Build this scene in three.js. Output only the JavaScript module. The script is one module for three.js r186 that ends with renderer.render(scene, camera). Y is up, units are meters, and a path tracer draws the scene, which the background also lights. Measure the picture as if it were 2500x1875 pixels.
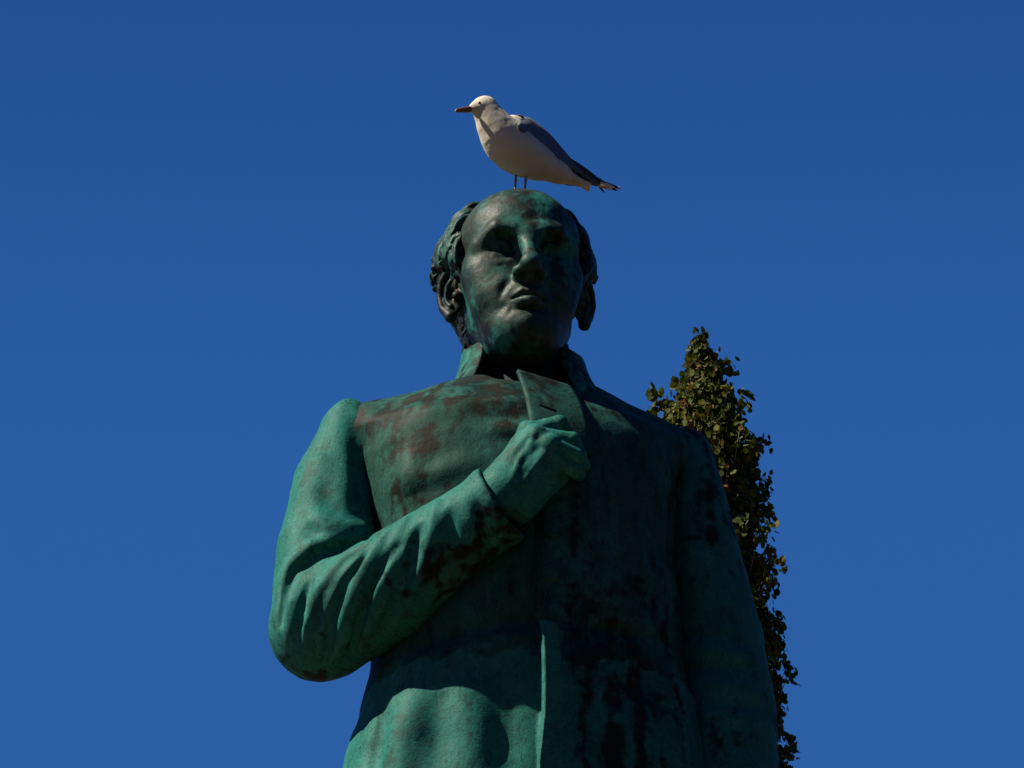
import * as THREE from 'three';
import { mergeGeometries } from 'three/addons/utils/BufferGeometryUtils.js';

// ------------------------------------------------------------------ camera, sky, sun, exposure
const S = 2, BASE = 4.854;                       // statue is twice life size; its plinth stands BASE above ground
const PITCH = 26 * Math.PI / 180, FPX = 15180;   // focal length in photograph pixels (2500 x 1875)
const sp = Math.sin(PITCH), cp = Math.cos(PITCH);
const CAM = [0, 1.42 - 6.95 * sp, 0.1 + 6.95 * cp];   // camera in statue units (life size, feet at 0)
const scene = new THREE.Scene();
const camera = new THREE.PerspectiveCamera(2 * Math.atan(937.5 / FPX) * 180 / Math.PI, 4 / 3, 0.5, 6000);
camera.position.set(CAM[0] * S, CAM[1] * S + BASE, CAM[2] * S);
camera.lookAt(camera.position.x, camera.position.y + sp, camera.position.z - cp);
scene.add(camera);

const SUN = new THREE.Vector3(-0.635, 0.755, 0.15).normalize();
const lin = c => { c /= 255; return c <= 0.04045 ? c / 12.92 : Math.pow((c + 0.055) / 1.055, 2.4); };
const EXPO = 2.0;
const rgb = (r, g, b) => [lin(r) / EXPO, lin(g) / EXPO, lin(b) / EXPO];
function makeSky() {
  const W = 256, H = 256, d = new Float32Array(W * H * 4);
  const stops = [[-90, rgb(40, 70, 110)], [0, rgb(60, 110, 174)], [10, rgb(54, 106, 173)], [20, rgb(45, 95, 165)], [25.5, rgb(43, 93, 163)], [30, rgb(31, 78, 145)], [38, rgb(28, 70, 132)], [55, rgb(21, 56, 112)], [90, rgb(14, 40, 88)]];
  for (let j = 0; j < H; j++) {
    const el = ((j + 0.5) / H - 0.5) * 180;
    let k = 0; while (k < stops.length - 2 && el > stops[k + 1][0]) k++;
    let t = Math.min(1, Math.max(0, (el - stops[k][0]) / (stops[k + 1][0] - stops[k][0])));
    for (let i = 0; i < W; i++) for (let c = 0; c < 4; c++)
      d[(j * W + i) * 4 + c] = c === 3 ? 1 : stops[k][1][c] + (stops[k + 1][1][c] - stops[k][1][c]) * t;
  }
  const t = new THREE.DataTexture(d, W, H, THREE.RGBAFormat, THREE.FloatType);
  t.mapping = THREE.EquirectangularReflectionMapping; t.magFilter = t.minFilter = THREE.LinearFilter;
  t.colorSpace = THREE.LinearSRGBColorSpace; t.needsUpdate = true;
  return t;
}
const skyTex = makeSky();
scene.background = skyTex; scene.environment = skyTex;
const sun = new THREE.DirectionalLight(0xfff1dc, 5);
sun.position.set(SUN.x * 40, SUN.y * 40 + 6, SUN.z * 40); sun.target.position.set(0, 6, 0);
sun.castShadow = true; sun.shadow.radius = 1; sun.shadow.mapSize.set(4096, 4096);
Object.assign(sun.shadow.camera, { left: -30, right: 30, top: 30, bottom: -30, near: 1, far: 120 });
scene.add(sun, sun.target);
const renderer = new THREE.WebGLRenderer({ antialias: true });
renderer.toneMapping = THREE.LinearToneMapping;
renderer.toneMappingExposure = EXPO;
renderer.shadowMap.enabled = true;

// ------------------------------------------------------------------ helpers
let seed = 7;
const rnd = () => { seed = (seed + 0x6D2B79F5) | 0; let t = Math.imul(seed ^ (seed >>> 15), 1 | seed); t = (t + Math.imul(t ^ (t >>> 7), 61 | t)) ^ t; return ((t ^ (t >>> 14)) >>> 0) / 4294967296; };
const rr = (a, b) => a + (b - a) * rnd();
const clamp = (x, a = 0, b = 1) => x < a ? a : x > b ? b : x;
const mix = (a, b, t) => a + (b - a) * t;
const sstep = (a, b, x) => { const t = clamp((x - a) / (b - a)); return t * t * (3 - 2 * t); };
function hash3(x, y, z) { let h = Math.imul(x, 374761393) ^ Math.imul(y, 668265263) ^ Math.imul(z, 2147483647 ^ 0x5bd1e995); h = Math.imul(h ^ (h >>> 13), 1274126177); return ((h ^ (h >>> 16)) >>> 0) / 4294967296; }
function vnoise(x, y, z) {
  const X = Math.floor(x), Y = Math.floor(y), Z = Math.floor(z); let u = x - X, v = y - Y, w = z - Z;
  u = u * u * (3 - 2 * u); v = v * v * (3 - 2 * v); w = w * w * (3 - 2 * w);
  const L = (a, b, t) => a + (b - a) * t;
  return L(L(L(hash3(X, Y, Z), hash3(X + 1, Y, Z), u), L(hash3(X, Y + 1, Z), hash3(X + 1, Y + 1, Z), u), v),
    L(L(hash3(X, Y, Z + 1), hash3(X + 1, Y, Z + 1), u), L(hash3(X, Y + 1, Z + 1), hash3(X + 1, Y + 1, Z + 1), u), v), w);
}
function fbm(x, y, z, o = 4) { let s = 0, a = 0.5, n = 0; for (let i = 0; i < o; i++) { s += a * vnoise(x, y, z); n += a; a *= 0.5; x = x * 2.03 + 17.1; y = y * 2.03 + 5.3; z = z * 2.03 + 9.7; } return s / n; }

// a photograph pixel and a depth z (statue units) -> point in statue units
function ray(px, py) { const a = px - 1250, b = 937.5 - py; return [a, sp * FPX + cp * b, -cp * FPX + sp * b]; }
function Q(px, py, z) { const d = ray(px, py), t = (z - CAM[2]) / d[2]; return [CAM[0] + t * d[0], CAM[1] + t * d[1], z]; }

// ------------------------------------------------------------------ distance fields and their mesher
const smin = (a, b, k) => { const h = k - Math.abs(a - b); return h > 0 ? Math.min(a, b) - h * h / (4 * k) : Math.min(a, b); };
const seg = (p, a, b, ra, rb) => {
  const bx = b[0] - a[0], by = b[1] - a[1], bz = b[2] - a[2], px = p[0] - a[0], py = p[1] - a[1], pz = p[2] - a[2];
  const t = clamp((px * bx + py * by + pz * bz) / (bx * bx + by * by + bz * bz + 1e-12));
  return Math.hypot(px - bx * t, py - by * t, pz - bz * t) - (ra + (rb - ra) * t);
};
const bound = (pts, r) => { const b = [1e9, 1e9, 1e9, -1e9, -1e9, -1e9]; for (const p of pts) for (let i = 0; i < 3; i++) { b[i] = Math.min(b[i], p[i] - r); b[i + 3] = Math.max(b[i + 3], p[i] + r); } return b; };
const ball = (c, r) => ({ bb: bound([c], r), f: p => Math.hypot(p[0] - c[0], p[1] - c[1], p[2] - c[2]) - r });
function ell(c, r, rot) {     // ellipsoid, optionally turned by a Euler [x, y, z]
  const m = rot ? new THREE.Matrix4().makeRotationFromEuler(new THREE.Euler(...rot)).transpose().elements : null, R = Math.max(...r);
  return { bb: rot ? bound([c], R) : [c[0] - r[0], c[1] - r[1], c[2] - r[2], c[0] + r[0], c[1] + r[1], c[2] + r[2]], f: p => {
    let x = p[0] - c[0], y = p[1] - c[1], z = p[2] - c[2];
    if (m) { const X = m[0] * x + m[4] * y + m[8] * z, Y = m[1] * x + m[5] * y + m[9] * z, Z = m[2] * x + m[6] * y + m[10] * z; x = X; y = Y; z = Z; }
    const a = Math.hypot(x / r[0], y / r[1], z / r[2]), b = Math.hypot(x / (r[0] * r[0]), y / (r[1] * r[1]), z / (r[2] * r[2]));
    return a < 1e-6 ? -Math.min(...r) : a * (a - 1) / b;
  } };
}
const cone = (a, b, ra, rb) => ({ bb: bound([a, b], Math.max(ra, rb)), f: p => seg(p, a, b, ra, rb) });
function chain(pts, rs) {
  return { bb: bound(pts, Math.max(...rs)), f: p => { let d = 1e9; for (let i = 0; i + 1 < pts.length; i++) d = Math.min(d, seg(p, pts[i], pts[i + 1], rs[i], rs[i + 1])); return d; } };
}
class Field {
  constructor(lo, hi, h) {
    this.lo = lo; this.h = h; this.n = [0, 1, 2].map(i => Math.ceil((hi[i] - lo[i]) / h) + 1);
    this.d = new Float32Array(this.n[0] * this.n[1] * this.n[2]).fill(0.5);
  }
  each(bb, m, fn) {
    const { lo, h, n } = this, a = [], b = [];
    for (let i = 0; i < 3; i++) { a[i] = Math.max(0, Math.floor((bb[i] - m - lo[i]) / h)); b[i] = Math.min(n[i] - 1, Math.ceil((bb[i + 3] + m - lo[i]) / h)); }
    const p = [0, 0, 0];
    for (let z = a[2]; z <= b[2]; z++) { p[2] = lo[2] + z * h; for (let y = a[1]; y <= b[1]; y++) { p[1] = lo[1] + y * h; let o = (z * n[1] + y) * n[0] + a[0]; for (let x = a[0]; x <= b[0]; x++, o++) { p[0] = lo[0] + x * h; this.d[o] = fn(this.d[o], p); } } }
  }
  add(q, k = 0.01) { this.each(q.bb, k + 3 * this.h + 0.02, (d, p) => smin(d, q.f(p), k)); return this; }
  sub(q, k = 0.005) { this.each(q.bb, k + 2 * this.h, (d, p) => -smin(-d, q.f(p), k)); return this; }
  cut(fn) { this.each([-9, -9, -9, 9, 9, 9], 0, (d, p) => Math.max(d, fn(p))); return this; }
  // raise (amp > 0) or press in (amp < 0) the surface within r of a line of points
  bump(pts, r, amp, taper = 0) {
    if (pts.length === 1) pts = [pts[0], pts[0]];
    const L = pts.length - 1;
    this.each(bound(pts, r * 2.2), 0, (d, p) => {
      let best = 1e9, bt = 0;
      for (let i = 0; i < L; i++) {
        const a = pts[i], b = pts[i + 1], bx = b[0] - a[0], by = b[1] - a[1], bz = b[2] - a[2];
        const t = clamp(((p[0] - a[0]) * bx + (p[1] - a[1]) * by + (p[2] - a[2]) * bz) / (bx * bx + by * by + bz * bz + 1e-12));
        const q = Math.hypot(p[0] - a[0] - bx * t, p[1] - a[1] - by * t, p[2] - a[2] - bz * t);
        if (q < best) { best = q; bt = (i + t) / L; }
      }
      const w = taper ? Math.pow(Math.sin(Math.PI * clamp(bt * 0.92 + 0.04)), taper) : 1;
      return d - amp * w * Math.exp(-(best / r) * (best / r) * 1.6);
    });
    return this;
  }
  warp(fn) { this.each([-9, -9, -9, 9, 9, 9], 0, (d, p) => Math.abs(d) < 0.03 ? d + fn(p) : d); return this; }
  at(p) {
    const { lo, h, n, d } = this; const g = [0, 1, 2].map(i => clamp((p[i] - lo[i]) / h, 0, n[i] - 1.001)); const X = g[0] | 0, Y = g[1] | 0, Z = g[2] | 0, u = g[0] - X, v = g[1] - Y, w = g[2] - Z;
    const I = (Z * n[1] + Y) * n[0] + X, sy = n[0], sz = n[0] * n[1];
    return mix(mix(mix(d[I], d[I + 1], u), mix(d[I + sy], d[I + sy + 1], u), v), mix(mix(d[I + sz], d[I + sz + 1], u), mix(d[I + sz + sy], d[I + sz + sy + 1], u), v), w);
  }
  // surface point seen at a photograph pixel (statue units)
  hit(px, py, z0 = 0.4, z1 = -0.15) {
    for (let z = z0; z > z1; z -= 0.002) { const q = Q(px, py, z); let inside = true; for (let i = 0; i < 3; i++) if (q[i] < this.lo[i] || q[i] > this.lo[i] + (this.n[i] - 1) * this.h) inside = false; if (inside && this.at(q) < 0) return q; }
    return Q(px, py, 0.0);
  }
  mesh() {     // surface nets
    const { lo, h, n, d } = this, [nx, ny, nz] = n, sy = nx, sz = nx * ny, id = new Int32Array(d.length).fill(-1), pos = [], idx = [];
    const off = [0, 1, sy, sy + 1, sz, sz + 1, sz + sy, sz + sy + 1], ex = [[0, 1], [2, 3], [4, 5], [6, 7], [0, 2], [1, 3], [4, 6], [5, 7], [0, 4], [1, 5], [2, 6], [3, 7]];
    for (let z = 0; z < nz - 1; z++) for (let y = 0; y < ny - 1; y++) for (let x = 0; x < nx - 1; x++) {
      const o = z * sz + y * sy + x; let m = 0; for (let k = 0; k < 8; k++) if (d[o + off[k]] < 0) m++;
      if (m === 0 || m === 8) continue;
      let X = 0, Y = 0, Z = 0, c = 0;
      for (const [a, b] of ex) { const A = d[o + off[a]], B = d[o + off[b]]; if ((A < 0) === (B < 0)) continue; const t = A / (A - B); X += mix(a & 1, b & 1, t); Y += mix((a >> 1) & 1, (b >> 1) & 1, t); Z += mix(a >> 2, b >> 2, t); c++; }
      id[o] = pos.length / 3; pos.push(lo[0] + (x + X / c) * h, lo[1] + (y + Y / c) * h, lo[2] + (z + Z / c) * h);
    }
    const quad = (a, b, c, e, f) => { if (a < 0 || b < 0 || c < 0 || e < 0) return; if (f) idx.push(a, b, c, a, c, e); else idx.push(a, c, b, a, e, c); };
    for (let z = 1; z < nz - 1; z++) for (let y = 1; y < ny - 1; y++) for (let x = 1; x < nx - 1; x++) {
      const o = z * sz + y * sy + x, s = d[o] < 0;
      if (s !== (d[o + 1] < 0)) quad(id[o - sy - sz], id[o - sz], id[o], id[o - sy], s);
      if (s !== (d[o + sy] < 0)) quad(id[o - 1 - sz], id[o - 1], id[o], id[o - sz], s);
      if (s !== (d[o + sz] < 0)) quad(id[o - 1 - sy], id[o - sy], id[o], id[o - 1], s);
    }
    const nor = new Float32Array(pos.length), e = h * 0.9;
    for (let i = 0; i < pos.length; i += 3) {
      const p = [pos[i], pos[i + 1], pos[i + 2]], g = [0, 1, 2].map(k => { const a = p.slice(), b = p.slice(); a[k] += e; b[k] -= e; return this.at(a) - this.at(b); }), l = Math.hypot(...g) || 1;
      nor[i] = g[0] / l; nor[i + 1] = g[1] / l; nor[i + 2] = g[2] / l;
    }
    const g = new THREE.BufferGeometry();
    g.setAttribute('position', new THREE.Float32BufferAttribute(pos, 3)); g.setAttribute('normal', new THREE.BufferAttribute(nor, 3)); g.setIndex(idx);
    return g;
  }
}
// uv in metres, wrapped round an axis from a to b; vertices are doubled where the wrap closes (at the back)
function cylUV(g, a, b, R) {
  const A = new THREE.Vector3(...a), ax = new THREE.Vector3(...b).sub(A).normalize(), zr = new THREE.Vector3(0, 0, 1).addScaledVector(ax, -ax.z).normalize(), xr = new THREE.Vector3().crossVectors(ax, zr);
  const P = g.attributes.position, N = P.count, uv = new Float32Array(N * 2), v = new THREE.Vector3();
  for (let i = 0; i < N; i++) { v.fromBufferAttribute(P, i).sub(A); uv[2 * i] = Math.atan2(v.dot(xr), v.dot(zr)) * R; uv[2 * i + 1] = v.dot(ax); }
  const ix = g.index.array, ext = [], map = new Map(), half = Math.PI * R;
  for (let t = 0; t < ix.length; t += 3) {
    const us = [0, 1, 2].map(k => uv[2 * ix[t + k]]); if (Math.max(...us) - Math.min(...us) < half) continue;
    for (let k = 0; k < 3; k++) if (us[k] < 0) { const o = ix[t + k]; if (!map.has(o)) { map.set(o, N + ext.length); ext.push(o); } ix[t + k] = map.get(o); }
  }
  if (ext.length) {
    for (const name of ['position', 'normal']) { const s = g.attributes[name].array, q = new Float32Array((N + ext.length) * 3); q.set(s); ext.forEach((o, i) => q.set(s.subarray(o * 3, o * 3 + 3), (N + i) * 3)); g.setAttribute(name, new THREE.BufferAttribute(q, 3)); }
  }
  const q = new Float32Array((N + ext.length) * 2); q.set(uv); ext.forEach((o, i) => { q[2 * (N + i)] = uv[2 * o] + 2 * half; q[2 * (N + i) + 1] = uv[2 * o + 1]; });
  g.setAttribute('uv', new THREE.BufferAttribute(q, 2)); return g;
}
function planeUV(g) { const P = g.attributes.position, u = new Float32Array(P.count * 2); for (let i = 0; i < P.count; i++) { u[2 * i] = P.getX(i) + P.getZ(i) * 0.6; u[2 * i + 1] = P.getY(i) + P.getZ(i) * 0.3; } g.setAttribute('uv', new THREE.BufferAttribute(u, 2)); return g; }
function tint(g, fn) { const P = g.attributes.position, N = g.attributes.normal, c = new Float32Array(P.count * 3); for (let i = 0; i < P.count; i++) c.set(fn([P.getX(i), P.getY(i), P.getZ(i)], [N.getX(i), N.getY(i), N.getZ(i)]), i * 3); g.setAttribute('color', new THREE.BufferAttribute(c, 3)); return g; }
function add(name, geo, mat, parent) { const m = new THREE.Mesh(geo, mat); m.name = name; m.castShadow = m.receiveShadow = true; parent.add(m); return m; }

// a solid sheet between rows of points, with thickness along its own normals
function sheetGeo(rows, thick, flip = 1) {
  const nv = rows.length, nu = rows[0].length, V = (p) => new THREE.Vector3(...p), nr = [];
  for (let j = 0; j < nv; j++) for (let i = 0; i < nu; i++) {
    const a = V(rows[j][Math.min(nu - 1, i + 1)]).sub(V(rows[j][Math.max(0, i - 1)])), b = V(rows[Math.min(nv - 1, j + 1)][i]).sub(V(rows[Math.max(0, j - 1)][i]));
    nr.push(a.cross(b).normalize().multiplyScalar(flip));
  }
  const pos = [], idx = [];
  for (const s of [0.5, -0.5]) for (let j = 0; j < nv; j++) for (let i = 0; i < nu; i++) { const q = nr[j * nu + i], p = rows[j][i]; pos.push(p[0] + q.x * thick * s, p[1] + q.y * thick * s, p[2] + q.z * thick * s); }
  const M = nu * nv, T = (a, b, c, d) => flip > 0 ? idx.push(a, b, c, a, c, d) : idx.push(a, c, b, a, d, c);
  for (let j = 0; j < nv - 1; j++) for (let i = 0; i < nu - 1; i++) { const a = j * nu + i; T(a, a + 1, a + nu + 1, a + nu); T(M + a, M + a + nu, M + a + nu + 1, M + a + 1); }
  for (let i = 0; i < nu - 1; i++) { T(i, M + i, M + i + 1, i + 1); const a = (nv - 1) * nu + i; T(a, a + 1, M + a + 1, M + a); }
  for (let j = 0; j < nv - 1; j++) { let a = j * nu; T(a, a + nu, M + a + nu, M + a); a += nu - 1; T(a, M + a, M + a + nu, a + nu); }
  let g = new THREE.BufferGeometry(); g.setAttribute('position', new THREE.Float32BufferAttribute(pos, 3)); g.setIndex(idx); g.computeVertexNormals(); return g;
}
const curve = (pts, n) => { const c = new THREE.CatmullRomCurve3(pts.map(p => new THREE.Vector3(...p)), false, 'centripetal'); return c.getPoints(n).map(v => [v.x, v.y, v.z]); };

// ------------------------------------------------------------------ bronze
function bronzeTextures() {
  const N = 1024, c = new Uint8Array(N * N * 4), b = new Uint8Array(N * N * 4);
  const per = (x, y, f, s) => { // periodic value noise
    const X = Math.floor(x * f), Y = Math.floor(y * f); let u = x * f - X, v = y * f - Y; u = u * u * (3 - 2 * u); v = v * v * (3 - 2 * v);
    const m = a => ((a % f) + f) % f; return mix(mix(hash3(m(X), m(Y), s), hash3(m(X + 1), m(Y), s), u), mix(hash3(m(X), m(Y + 1), s), hash3(m(X + 1), m(Y + 1), s), u), v);
  };
  for (let j = 0; j < N; j++) for (let i = 0; i < N; i++) {
    const x = i / N, y = j / N, o = (j * N + i) * 4;
    const big = per(x, y, 9, 1) * 0.6 + per(x, y, 23, 2) * 0.4, fine = per(x, y, 190, 3) * 0.5 + per(x, y, 330, 4) * 0.5, mid = per(x, y, 70, 5) * 0.5 + per(x, y, 120, 9) * 0.5;
    const streak = per(x + 0.02 * per(x, y, 6, 11), y * 0.11 + 0, 110, 6);
    const speck = sstep(0.60, 0.74, fine * 0.6 + mid * 0.35 + big * 0.25 - 0.08);
    const st = sstep(0.62, 0.8, streak) * sstep(0.45, 0.7, per(x, y, 12, 8));
    const w = clamp(speck * 0.75 + st * 0.25), l = 0.86 + 0.28 * (mid - 0.5) + 0.16 * (fine - 0.5);
    c[o] = 255 * clamp(mix(l, 0.52, w)); c[o + 1] = 255 * clamp(mix(l, 0.46, w)); c[o + 2] = 255 * clamp(mix(l, 0.44, w)); c[o + 3] = 255;
    const hgt = 255 * clamp(0.5 + 0.55 * (mid - 0.5) + 0.4 * (fine - 0.5) - 0.35 * speck); b[o] = b[o + 1] = b[o + 2] = hgt; b[o + 3] = 255;
  }
  const tex = (d, s) => { const t = new THREE.DataTexture(d, N, N); t.wrapS = t.wrapT = THREE.RepeatWrapping; t.magFilter = THREE.LinearFilter; t.minFilter = THREE.LinearMipmapLinearFilter; t.generateMipmaps = true; if (s) t.colorSpace = THREE.SRGBColorSpace; t.repeat.set(4.3, 4.3); t.needsUpdate = true; return t; };
  return [tex(c, true), tex(b, false)];
}
const [bronzeMap, bronzeBump] = bronzeTextures();
const bronze = new THREE.MeshPhysicalMaterial({ vertexColors: true, map: bronzeMap, bumpMap: bronzeBump, bumpScale: 0.0009, roughness: 0.6, metalness: 0.0, specularIntensity: 0.13 });
const bronzeHead = new THREE.MeshPhysicalMaterial({ vertexColors: true, map: bronzeMap, bumpMap: bronzeBump, bumpScale: 0.0009, roughness: 0.5, metalness: 0.0, specularIntensity: 0.26 });
const VERD = [0.020, 0.165, 0.138], PALE = [0.042, 0.215, 0.186], BROWN = [0.018, 0.020, 0.016], TEAL = [0.006, 0.028, 0.029], GREY = [0.034, 0.070, 0.060], DULL = [0.018, 0.082, 0.068];
const mix3 = (a, b, t) => [mix(a[0], b[0], t), mix(a[1], b[1], t), mix(a[2], b[2], t)];
// patches of verdigris, bare brown metal and run marks; green: how much of the metal has turned
function patina(green, off, o = {}) {
  return p => {
    const x = p[0] + off, y = p[1], z = p[2];
    const wx = 0.02 * (vnoise(x * 22, y * 22, z * 22) - 0.5), big = fbm(x * 9 + wx * 9, y * 7, z * 9, 5), run = fbm(x * 85, y * 5, z * 85, 3), sm = fbm(x * 45 + 9, y * 45, z * 45, 4), fine = fbm(x * 150, y * 150 + 4, z * 150, 2);
    const g = big * 0.42 + run * 0.26 + sm * 0.2 + fine * 0.12, G = green + (o.where ? o.where(p, run) : 0), V = o.verd ?? VERD;
    let c = mix3(mix3(BROWN, TEAL, sstep(0.42, 0.58, sm * 0.6 + run * 0.4)), V, sstep(0.62 - G * 0.36 - 0.04, 0.62 - G * 0.36 + 0.05, g));
    c = mix3(c, PALE, (o.pale ?? 0.5) * sstep(0.52, 0.64, fbm(x * 40 + 40, y * 5, z * 40, 3) * 0.6 + fine * 0.4));
    c = mix3(c, BROWN, 0.4 * sstep(0.57, 0.68, fbm(x * 30 + 3, y * 18 + 8, z * 30, 4) * 0.7 + fine * 0.3));
    if (o.grey) c = mix3(c, GREY, o.grey * sstep(0.42, 0.6, fbm(x * 11 + 70, y * 8, z * 11, 3)));
    return c;
  };
}
//@@STATUE

// ------------------------------------------------------------------ statue
const statue = new THREE.Group(); statue.name = 'bronze_statue'; statue.position.set(0, BASE, 0); statue.scale.setScalar(S); scene.add(statue);
statue.userData = { label: 'green patinated bronze statue of a man in a buttoned coat, one hand on his chest', category: 'statue' };

// --- coat body
const YAW = 9 * Math.PI / 180, cy = Math.cos(YAW), sy_ = Math.sin(YAW);
const SEC = [ // y, half width, front, back, centre x
  [0.86, 0.228, 0.150, 0.150, 0.004], [0.99, 0.208, 0.140, 0.135, 0.014], [1.06, 0.190, 0.132, 0.122, 0.016], [1.12, 0.173, 0.128, 0.112, 0.013], [1.18, 0.170, 0.134, 0.108, 0.014], [1.24, 0.168, 0.136, 0.108, 0.004],
  [1.30, 0.176, 0.134, 0.110, 0.002], [1.35, 0.178, 0.128, 0.110, 0.0], [1.39, 0.172, 0.115, 0.105, 0.0], [1.42, 0.140, 0.090, 0.095, 0.0], [1.445, 0.095, 0.070, 0.075, 0.002], [1.465, 0.055, 0.054, 0.055, 0.006]];
function torsoAt(p) {
  const x0 = p[0] - 0.006, z0 = p[2] + 0.0, y = p[1]; const x = x0 * cy - z0 * sy_, z = x0 * sy_ + z0 * cy;
  let k = 0; while (k < SEC.length - 2 && y > SEC[k + 1][0]) k++;
  const t = clamp((y - SEC[k][0]) / (SEC[k + 1][0] - SEC[k][0])), e = t * t * (3 - 2 * t) * 0.4 + t * 0.6, v = i => mix(SEC[k][i], SEC[k + 1][i], e);
  const a = v(1), b = z > 0 ? v(2) : v(3), X = Math.abs(x - v(4)) / a, Z = Math.abs(z) / b, q = Math.pow(Math.pow(X, 2.35) + Math.pow(Z, 2.35), 1 / 2.35);
  const d = (q - 1) * Math.min(a, b) * 0.9; return Math.max(d, y - 1.475);
}
const coat = new Field([-0.25, 0.90, -0.17], [0.27, 1.53, 0.2], 0.003);
coat.add({ bb: [-0.25, 0.8, -0.2, 0.27, 1.53, 0.2], f: torsoAt }, 0.001);
coat.add(cone([-0.068, 1.428, -0.005], [-0.160, 1.404, 0.012], 0.036, 0.031), 0.045);
coat.add(cone([0.078, 1.428, -0.01], [0.178, 1.390, -0.035], 0.036, 0.036), 0.045);
const H = (f, ...xy) => { const o = []; for (let i = 0; i < xy.length; i += 2) o.push(f.hit(xy[i], xy[i + 1])); return o; };
// neck opening
coat.sub(cone([0.012, 1.468, 0.03], [0.010, 1.60, 0.0], 0.052, 0.066), 0.012);
// folds of cloth over chest, waist and skirt
for (const [w, a, ...xy] of [
  [0.008, -0.0022, 1190, 1016, 1245, 1018, 1290, 1022], [0.012, 0.0025, 1120, 990, 1200, 985, 1260, 985], [0.012, 0.003, 1190, 1052, 1270, 1050, 1340, 1060],
  [0.016, 0.004, 960, 1180, 1060, 1160, 1180, 1120], [0.018, 0.004, 950, 1060, 1050, 1010, 1150, 1000],
  [0.02, 0.005, 1000, 1100, 1000, 1160, 1010, 1210],
  [0.014, -0.006, 1330, 1515, 1220, 1520, 1100, 1550, 1000, 1590], [0.014, 0.004, 1310, 1550, 1200, 1560, 1080, 1600],
  [0.012, -0.005, 1380, 1530, 1480, 1545, 1600, 1560], [0.022, 0.006, 1010, 1700, 990, 1800, 970, 1920], [0.022, -0.005, 1070, 1690, 1065, 1800, 1060, 1920], [0.024, 0.006, 1130, 1650, 1150, 1760, 1160, 1920], [0.02, -0.004, 1225, 1620, 1235, 1750, 1240, 1920],
  [0.012, -0.006, 940, 1740, 925, 1800, 905, 1920], [0.02, 0.005, 1480, 1620, 1500, 1750, 1520, 1875], [0.018, -0.006, 1560, 1600, 1590, 1720, 1620, 1875],
  [0.010, 0.003, 1450, 1020, 1520, 1060, 1600, 1120], [0.012, -0.004, 1600, 1120, 1640, 1250, 1640, 1400], [0.014, 0.004, 1480, 1200, 1540, 1300, 1580, 1450], [0.012, -0.003, 1430, 1260, 1480, 1340, 1560, 1480]]) coat.bump(H(coat, ...xy), w, a, 0.6);
// the overlapping front: cloth to the right of the front edge lies proud of the cloth under it
const edgeX = y => mix(1320, 1326, clamp((y - 1300) / 300));
coat.each([-0.05, 0.9, 0.08, 0.20, 1.42, 0.2], 0, (d, p) => {
  if (Math.abs(d) > 0.03) return d;
  const e = 0.0325 + 0.008 * (p[2] - 0.13) * 5 + 0.0015 * Math.sin(p[1] * 31);
  return d - 0.0095 * sstep(e - 0.0012, e + 0.0012, p[0]) * (1 - 0.6 * sstep(e + 0.01, e + 0.10, p[0])) * sstep(1.42, 1.36, p[1]);
});
coat.bump(H(coat, 1316, 1240, 1318, 1320, 1319, 1400, 1319, 1470, 1320, 1520), 0.0035, -0.007);
coat.warp(p => (fbm(p[0] * 18, p[1] * 12, p[2] * 18, 2) - 0.5) * 0.006 + (fbm(p[0] * 90, p[1] * 80, p[2] * 90, 2) - 0.5) * 0.0007);
const chestTint = patina(0.34, 3, { pale: 0.3, verd: DULL }), skirtTint = patina(0.55, 3, { pale: 0.6 });
const coatTint = p => p[1] < 1.075 + 0.05 * (fbm(p[0] * 25, p[1] * 9, p[2] * 25, 3) - 0.5) ? skirtTint(p) : chestTint(p);
const coatGeo = tint(cylUV(coat.mesh(), [0.005, 0, 0], [0.005, 1, 0], 0.16), coatTint);
add('coat', coatGeo, bronze, statue);

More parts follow.
